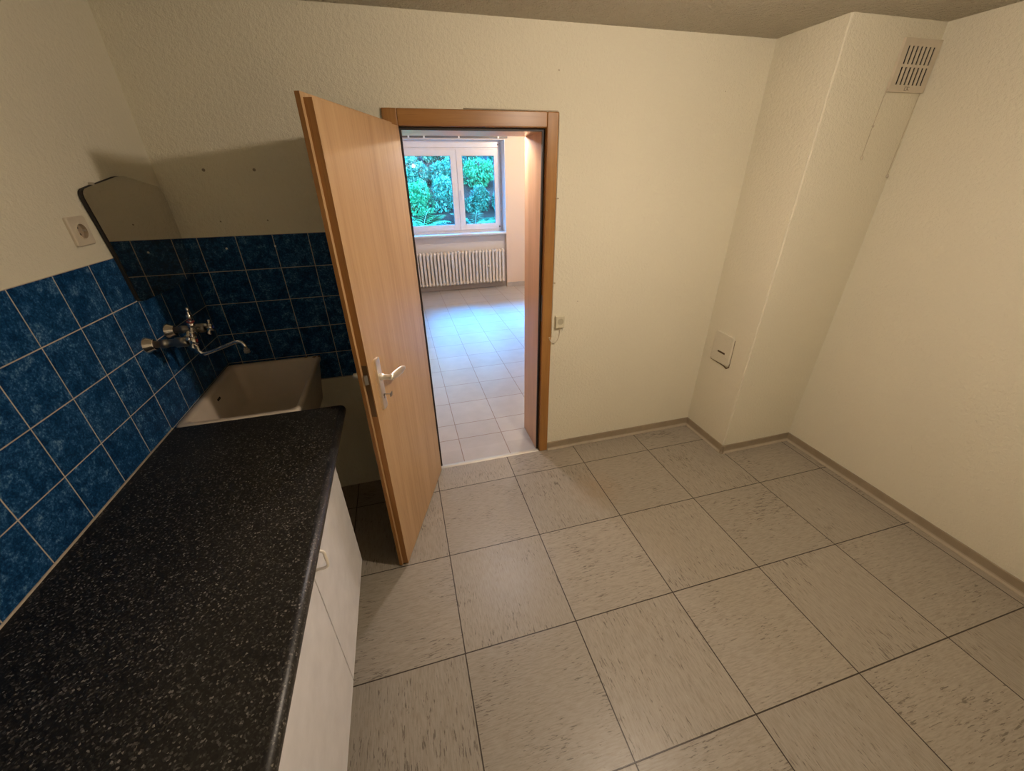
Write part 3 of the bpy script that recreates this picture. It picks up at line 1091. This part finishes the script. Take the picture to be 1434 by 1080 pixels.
part('slot_shade_block', b, HOLESHADE, vt)  # solid black block right behind the bars, painted shade of the slots
b = bm_new()     # little stamped mark under the slots
mx, mz = (VX0 + VX1) / 2 - 0.004, 2.112
for (a, c, d, e) in ((-0.014, -0.001, 0.006, 0.0075), (-0.014, -0.001, -0.0075, -0.006), (-0.014, -0.0125, -0.006, 0.006),
                     (0.001, 0.015, 0.006, 0.0075), (0.001, 0.0025, -0.0075, 0.006), (0.001, 0.009, -0.001, 0.0005)):
    box(b, mx + a, mx + c, yf - 0.0008, yf + 0.0005, mz + d, mz + e)
tube(b, [(mx + 0.004, yf - 0.0004, mz), (mx + 0.014, yf - 0.0004, mz - 0.007)], 0.0009, 6)
part('stamped_mark', b, plain('grey_stamped_mark', (0.16, 0.12, 0.09), 0.7), vt)
for x, z_, mid in ((3.2885, 1.826, 1.965), (3.5145, 1.742, None)):
    b = bm_new()
    tube(b, [(x, CY - 0.010, VZ0 + 0.012), (x - 0.001, CY - 0.0062, VZ0 - 0.02), (x - 0.004, CY - 0.0055, (z_ + VZ0) / 2), (x - 0.006, CY - 0.0055, z_)], 0.0012, 6)
    cd = part('pull_cord', b, CORD, vt)
    b = bm_new()
    lathe(b, (x - 0.006, CY - 0.0085, z_ + 0.004), (0, 0, -1), [(0, 0.003), (0.003, 0.0055), (0.012, 0.0068), (0.015, 0.005)], 12)
    if mid:
        part('cord_bead', b, PLASTIC, cd)
        b = bm_new()
        lathe(b, (x - 0.003, CY - 0.0068, mid), (0, 0, -1), [(0, 0.002), (0.003, 0.0045), (0.009, 0.0045), (0.011, 0.002)], 10)
    part('cord_bead', b, PLASTIC, cd)

# ================================================================== the room beyond
RX0, RX1, RY1, RH = -0.6, 4.2, 4.80, 2.47
b = bm_new()
box(b, RX0 - 0.2, RX1 + 0.2, T, 5.2, -0.12, 0.0)
box(b, OX0, OX1, 0.012, T, -0.12, 0.0)
struct('floor', b, PALETILE)
b = bm_new()
box(b, RX0 - 0.2, RX1 + 0.2, T + 0.0, 5.2, RH, RH + 0.15)
struct('ceiling', b, PALEWALL)
b = bm_new()
box(b, RX0 - 0.2, RX0, T, 5.2, 0, RH)
struct('wall_living_left', b, PEACH)
b = bm_new()
box(b, RX1, RX1 + 0.2, T, 5.2, 0, RH)
struct('wall_living_right', b, PEACH)
b = bm_new()   # the back of the kitchen wall where the rooms differ in width and height
box(b, RX0, OX0, T - 0.0, T + 0.006, 0, RH)
box(b, OX1, RX1, T - 0.0, T + 0.006, 0, RH)
box(b, OX0, OX1, T - 0.0, T + 0.006, OZ, RH)
box(b, RX0 - 0.2, -0.2, T - 0.2, T, 0, RH)
box(b, W + 0.2, RX1 + 0.2, T - 0.2, T, 0, RH)
struct('wall_living_near', b, PEACH)
# window wall: apron wall in the niche, pier right and left, lintel
WX0, WX1, WZ0, WZ1 = 0.95, 2.712, 0.925, 2.255
b = bm_new()
box(b, WX0, WX1, RY1, 5.05, 0, WZ0 - 0.03)
struct('wall_far_niche', b, PALEWALL)
b = bm_new()
box(b, WX1, RX1, 4.70, 5.05, 0, RH)
box(b, RX0, WX0, 4.70, 5.05, 0, RH)
struct('wall_far', b, PEACH)
b = bm_new()
box(b, WX0, WX1, 4.70, 5.05, WZ1, RH)
struct('wall_far_lintel', b, PALEWALL)
for nm, x0, x1, y in (('baseboard_niche', WX0, WX1, RY1), ('baseboard_far_right', WX1, RX1, 4.70), ('baseboard_far_left', RX0, WX0, 4.70)):
    b = bm_new()
    rbox(b, x0, x1, y - 0.009, y, 0.0, 0.075, 0.001)
    struct(nm, b, TILESKIRT)
b = bm_new()
rbox(b, WX0 + 0.002, WX1 - 0.002, 4.69, 4.95, WZ0 - 0.03, WZ0, 0.004)
struct('trim_3', b, SILLM)

b = bm_new()
box(b, WX1 - 0.004, WX1 + 0.001, 4.702, 4.945, WZ0, WZ1)
struct('trim_5', b, PVC)
# window: frame, shutter box, two sashes with panes, handles
FYW = 4.945
b = bm_new()
def ringbox(bm, x0, x1, z0, z1, t_, y0, y1, tt=None):
    tt = t_ if tt is None else tt
    rbox(bm, x0, x0 + t_, y0, y1, z0, z1, 0.003)
    rbox(bm, x1 - t_, x1, y0, y1, z0, z1, 0.003)
    rbox(bm, x0 + t_, x1 - t_, y0, y1, z1 - tt, z1, 0.003)
    rbox(bm, x0 + t_, x1 - t_, y0, y1, z0, z0 + t_, 0.003)
ringbox(b, WX0, WX1, WZ0, 2.165, 0.045, FYW, FYW + 0.06)
rbox(b, 1.955, 1.995, FYW, FYW + 0.06, WZ0 + 0.045, 2.12, 0.003)
win = struct('window_1', b, PVC)
b = bm_new()
rbox(b, WX0 + 0.001, WX1 - 0.001, FYW - 0.02, FYW + 0.06, 2.165, WZ1 - 0.001, 0.004)
so_ = obj('shutter_box', b, PVC, win)
for k, (x0, x1) in enumerate(((0.985, 1.972), (1.980, 2.675))):
    b = bm_new()
    ringbox(b, x0, x1, 0.962, 2.140, 0.088, FYW - 0.018, FYW + 0.03)
    sh = obj('sash', b, PVC, win)
    b = bm_new()
    ringbox(b, x0 + 0.086, x1 - 0.086, 1.048, 2.054, 0.006, FYW - 0.012, FYW + 0.02)
    obj('glazing_gasket', b, GASKET, sh)
    b = bm_new()
    box(b, x0 + 0.088, x1 - 0.088, FYW + 0.004, FYW + 0.008, 1.05, 2.052)
    obj('pane', b, GLASS, sh)
b = bm_new()
rbox(b, 2.008, 2.036, FYW - 0.026, FYW - 0.018, 1.50, 1.57, 0.003)
rbox(b, 2.014, 2.030, FYW - 0.058, FYW - 0.026, 1.545, 1.561, 0.003)
rbox(b, 2.013, 2.031, FYW - 0.066, FYW - 0.052, 1.43, 1.562, 0.004)
obj('window_handle', b, PVC, win)
b = bm_new()
for z in (0.995, 2.205):
    lathe(b, (2.655, FYW - 0.0185, z), (0, -1, 0), [(0, 0.014), (0.010, 0.012)], 12)
obj('hinge_cap', b, plain('grey_hinge_cap', (0.22, 0.19, 0.18), 0.5), win)

# shutter strap at the right reveal
b = bm_new()
rbox(b, WX1 - 0.034, WX1 - 0.016, 4.915, 4.918, 0.94, 2.23, 0.0008)
tag(obj('shutter_strap', b, plain('grey_shutter_strap', (0.55, 0.53, 0.53), 0.8)), 'grey shutter pull strap hanging at the right side of the window', 'strap')

# curtain rail
cr = thing('curtain_rail', 'grey curtain rail above the window in the bright room', 'curtain rail', (1.8, 4.68, 2.29))
b = bm_new()
rbox(b, 0.75, 2.745, 4.655, 4.685, 2.272, 2.318, 0.003)
part('rail', b, GREY, cr)
for x in (1.27, 1.49, 2.00, 2.60):
    b = bm_new()
    rbox(b, x - 0.012, x + 0.012, 4.650, 4.70, 2.268, 2.332, 0.002)
    part('bracket', b, PVC, cr)

# radiator: one column section is one part
rad = thing('radiator', 'cream ribbed column radiator under the window', 'radiator', (1.8, 4.72, 0.09))
RZ0, RZ1, RYF, RYB = 0.105, 0.655, 4.655, 4.760


def rad_section(x):
    bm = bm_new()
    for y in (RYF + 0.013, (RYF + RYB) / 2, RYB - 0.013):
        rbox(bm, x - 0.0185, x + 0.0185, y - 0.012, y + 0.012, RZ0 + 0.03, RZ1 - 0.03, 0.008, 3)
    for z in (RZ0 + 0.028, RZ1 - 0.028):
        t = bmesh.new()
        prism(t, rrect(RYF, RYB, z - 0.030, z + 0.030, 0.026, 4), 0, x - 0.026, x + 0.026)
        bmesh.ops.bevel(t, geom=[e for e in t.edges if abs(e.verts[0].co.x - e.verts[1].co.x) < 1e-6], offset=0.014, segments=3, affect='EDGES')
        for f in t.faces:
            f.smooth = True
        merge(bm, t)
    return bm


nsec = 29
for k in range(nsec):
    part('section', rad_section(2.638 - 0.0585 * k), RADWHITE, rad)
b = bm_new()
for z in (RZ0 + 0.028, RZ1 - 0.028):
    tube(b, [(2.638 - 0.0585 * (nsec - 1) - 0.02, (RYF + RYB) / 2, z), (2.660, (RYF + RYB) / 2, z)], 0.016, 12)
part('connecting_tube', b, RADWHITE, rad)
b = bm_new()
for x in (1.2, 2.4):
    b = bm_new()
    box(b, x - 0.012, x + 0.012, RYB - 0.01, RY1 - 0.0005, 0.14, 0.16)
    part('wall_bracket', b, RADWHITE, rad)
b = bm_new()
rbox(b, 1.738, 1.782, RYF - 0.028, RYF, 0.405, 0.535, 0.006, 3)
part('heat_meter', b, plain('white_meter_plastic', (0.86, 0.85, 0.83), 0.3), rad, 'white heat cost meter')
b = bm_new()
rbox(b, 2.352, 2.384, RYF - 0.012, RYF, 0.375, 0.415, 0.003, 2)
part('small_tag', b, PLASTIC2, rad)

# ================================================================== garden behind the window
b = bm_new()
nx, ny = 26, 26
random.seed(7)
gv = []
for j in range(ny + 1):
    row = []
    for i in range(nx + 1):
        x = -3.5 + 11.0 * i / nx
        y = 5.3 + 6.2 * j / ny
        z = 0.35 + max(0, y - 6.0) * 0.62 + 0.08 * random.uniform(-1, 1)
        row.append(b.verts.new((x, y, z)))
    gv.append(row)
for j in range(ny):
    for i in range(nx):
        f = b.faces.new([gv[j][i], gv[j][i + 1], gv[j + 1][i + 1], gv[j + 1][i]])
        f.smooth = True
struct('ground_slope', b, EARTH)


b = bm_new()
box(b, RX0 - 0.2, RX1 + 0.2, 5.05, 5.55, 2.62, 2.74)
struct('trim_4', b, PALEWALL)      # balcony slab over the window


def slope(y):
    return 0.35 + max(0, y - 6.0) * 0.62


def leaf_quad(bm, c, d, up, ln, wd):
    d = d.normalized()
    s = d.cross(up)
    if s.length < 1e-3:
        s = Vector((1, 0, 0))
    s.normalize()
    n = s.cross(d)
    a = c
    m1 = c + d * ln * 0.5 + s * wd * 0.5 + n * wd * 0.12
    m2 = c + d * ln * 0.5 - s * wd * 0.5 + n * wd * 0.12
    mm_ = c + d * ln * 0.5
    e = c + d * ln - n * ln * 0.12
    va, v1, v2, vm, ve = [bm.verts.new(p) for p in (a, m1, m2, mm_, e)]
    bm.faces.new([va, v1, vm])
    bm.faces.new([va, vm, v2])
    bm.faces.new([v1, ve, vm])
    bm.faces.new([vm, ve, v2])


def rnd_dir():
    while True:
        v_ = Vector((random.uniform(-1, 1), random.uniform(-1, 1), random.uniform(-1, 1)))
        if 0.1 < v_.length < 1:
            return v_.normalized()


def shrub(label, x, y, rx, ry, rz, nleaf, ln, mat, seed, cat='shrub', group=None):
    random.seed(seed)
    z0 = slope(y) - 0.05
    root = thing('leafy_shrub', label, cat, (x, y, z0), group)
    bm = bm_new()
    c0 = Vector((x, y, z0 + rz * 0.9))
    lobes = [(c0 + Vector((random.uniform(-.55, .55) * rx, random.uniform(-.5, .5) * ry, random.uniform(-.5, .6) * rz)), random.uniform(0.35, 0.6)) for _ in range(9)]
    for k in range(nleaf):
        lc, ls = random.choice(lobes)
        d = rnd_dir()
        rr = random.uniform(0.75, 1.0) * ls
        p = lc + Vector((d.x * rx * rr, d.y * ry * rr, d.z * rz * rr))
        if p.z < z0 + 0.03:
            continue
        dd_ = (d + rnd_dir() * 0.8 + Vector((0, 0, -0.25)))
        leaf_quad(bm, p, dd_, Vector((0, 0, 1)), ln * random.uniform(0.6, 1.25), ln * random.uniform(0.35, 0.6))
    part('foliage', bm, mat, root)
    bm = bm_new()
    for lc, ls in lobes:
        mid = Vector((x, y, z0)) * 0.5 + lc * 0.5 + Vector((random.uniform(-.1, .1), 0, 0))
        tube(bm, [Vector((x + random.uniform(-.05, .05), y, z0)), mid, lc], [0.02, 0.013, 0.006], 6)
    part('stem', bm, BARK, root)
    return root


def fern(label, x, y, size, nfr, mat, seed, group=None):
    random.seed(seed)
    z0 = slope(y) - 0.02
    root = thing('fern', label, 'fern', (x, y, z0), group)
    bm = bm_new()
    stems = bm_new()
    for k in range(nfr):
        a = 2 * pi * k / nfr + random.uniform(-.25, .25)
        el = random.uniform(0.9, 1.35)
        L_ = size * random.uniform(0.75, 1.1)
        prev = Vector((x, y, z0))
        d = Vector((cos(a) * cos(el), sin(a) * cos(el), sin(el)))
        pts = [prev.copy()]
        n_ = 17
        for i in range(n_):
            d = (d + Vector((0, 0, -0.075)) + Vector((cos(a), sin(a), 0)) * 0.03).normalized()
            p = prev + d * (L_ / n_)
            if i > 1:
                sd = d.cross(Vector((0, 0, 1))).normalized()
                wl_ = L_ * 0.26 * sin(pi * min(1, (i + 1.5) / (n_ + 1))) + 0.02
                for s in (-1, 1):
                    leaf_quad(bm, p, sd * s + d * 0.45, Vector((0, 0, 1)), wl_, wl_ * 0.30)
            prev = p
            pts.append(p.copy())
        tube(stems, pts, 0.004, 5)
    part('fronds', bm, mat, root)
    part('stem', stems, LEAF_B, root)
    return root


g1, g2 = 'ferns on the bank outside the window', 'shrubs on the bank outside the window'
FERNS = ((1.42, 6.50, 0.78, 17, LEAF_A, 'bright green fern at the bottom left of the left window pane'),
         (1.97, 6.42, 0.60, 14, LEAF_B, 'blue-green fern at the bottom right of the left window pane'),
         (2.52, 6.55, 0.66, 15, LEAF_B, 'wide fern at the bottom left of the right window pane'),
         (3.02, 6.62, 0.55, 13, LEAF_A, 'light green fern at the bottom right of the right window pane'))
for k, (x, y, sz, n_, m_, lab) in enumerate(FERNS):
    fern(lab, x, y, sz, n_, m_, 30 + k, g1)
SHRUBS = ((1.36, 7.20, 0.36, 0.28, 0.38, LEAF_A, 'bright green shrub in the middle of the left pane, behind the large fern'),
          (2.02, 7.20, 0.34, 0.28, 0.36, LEAF_B, 'pale leafy shrub seen on both sides of the window mullion'),
          (2.66, 7.20, 0.30, 0.26, 0.28, LEAF_C, 'dark shrub in the middle of the right window pane'),
          (3.22, 7.20, 0.30, 0.26, 0.32, LEAF_B, 'leafy shrub at the right edge of the right window pane'),
          (1.40, 7.95, 0.40, 0.30, 0.36, LEAF_B, 'pale shrub in the upper left of the left window pane'),
          (2.14, 7.95, 0.38, 0.30, 0.34, LEAF_B, 'pale shrub behind the top half of the mullion'),
          (2.92, 7.95, 0.42, 0.30, 0.36, LEAF_A, 'bright shrub across the upper half of the right pane'),
          (1.25, 8.75, 0.46, 0.32, 0.34, LEAF_C, 'dark bush at the top left corner of the left pane'),
          (2.10, 8.75, 0.42, 0.32, 0.42, LEAF_B, 'bush at the top right corner of the left pane'),
          (2.90, 8.75, 0.40, 0.32, 0.44, LEAF_B, 'blue-green bush at the top of the right pane'),
          (3.75, 8.75, 0.44, 0.32, 0.42, LEAF_C, 'dark bush beyond the right edge of the right pane'))
for k, (x, y, rx, ry, rz, m_, lab) in enumerate(SHRUBS):
    shrub(lab, x, y, rx, ry, rz, 3600, 0.062 if y < 8 else 0.08, m_, 50 + k, group=g2)
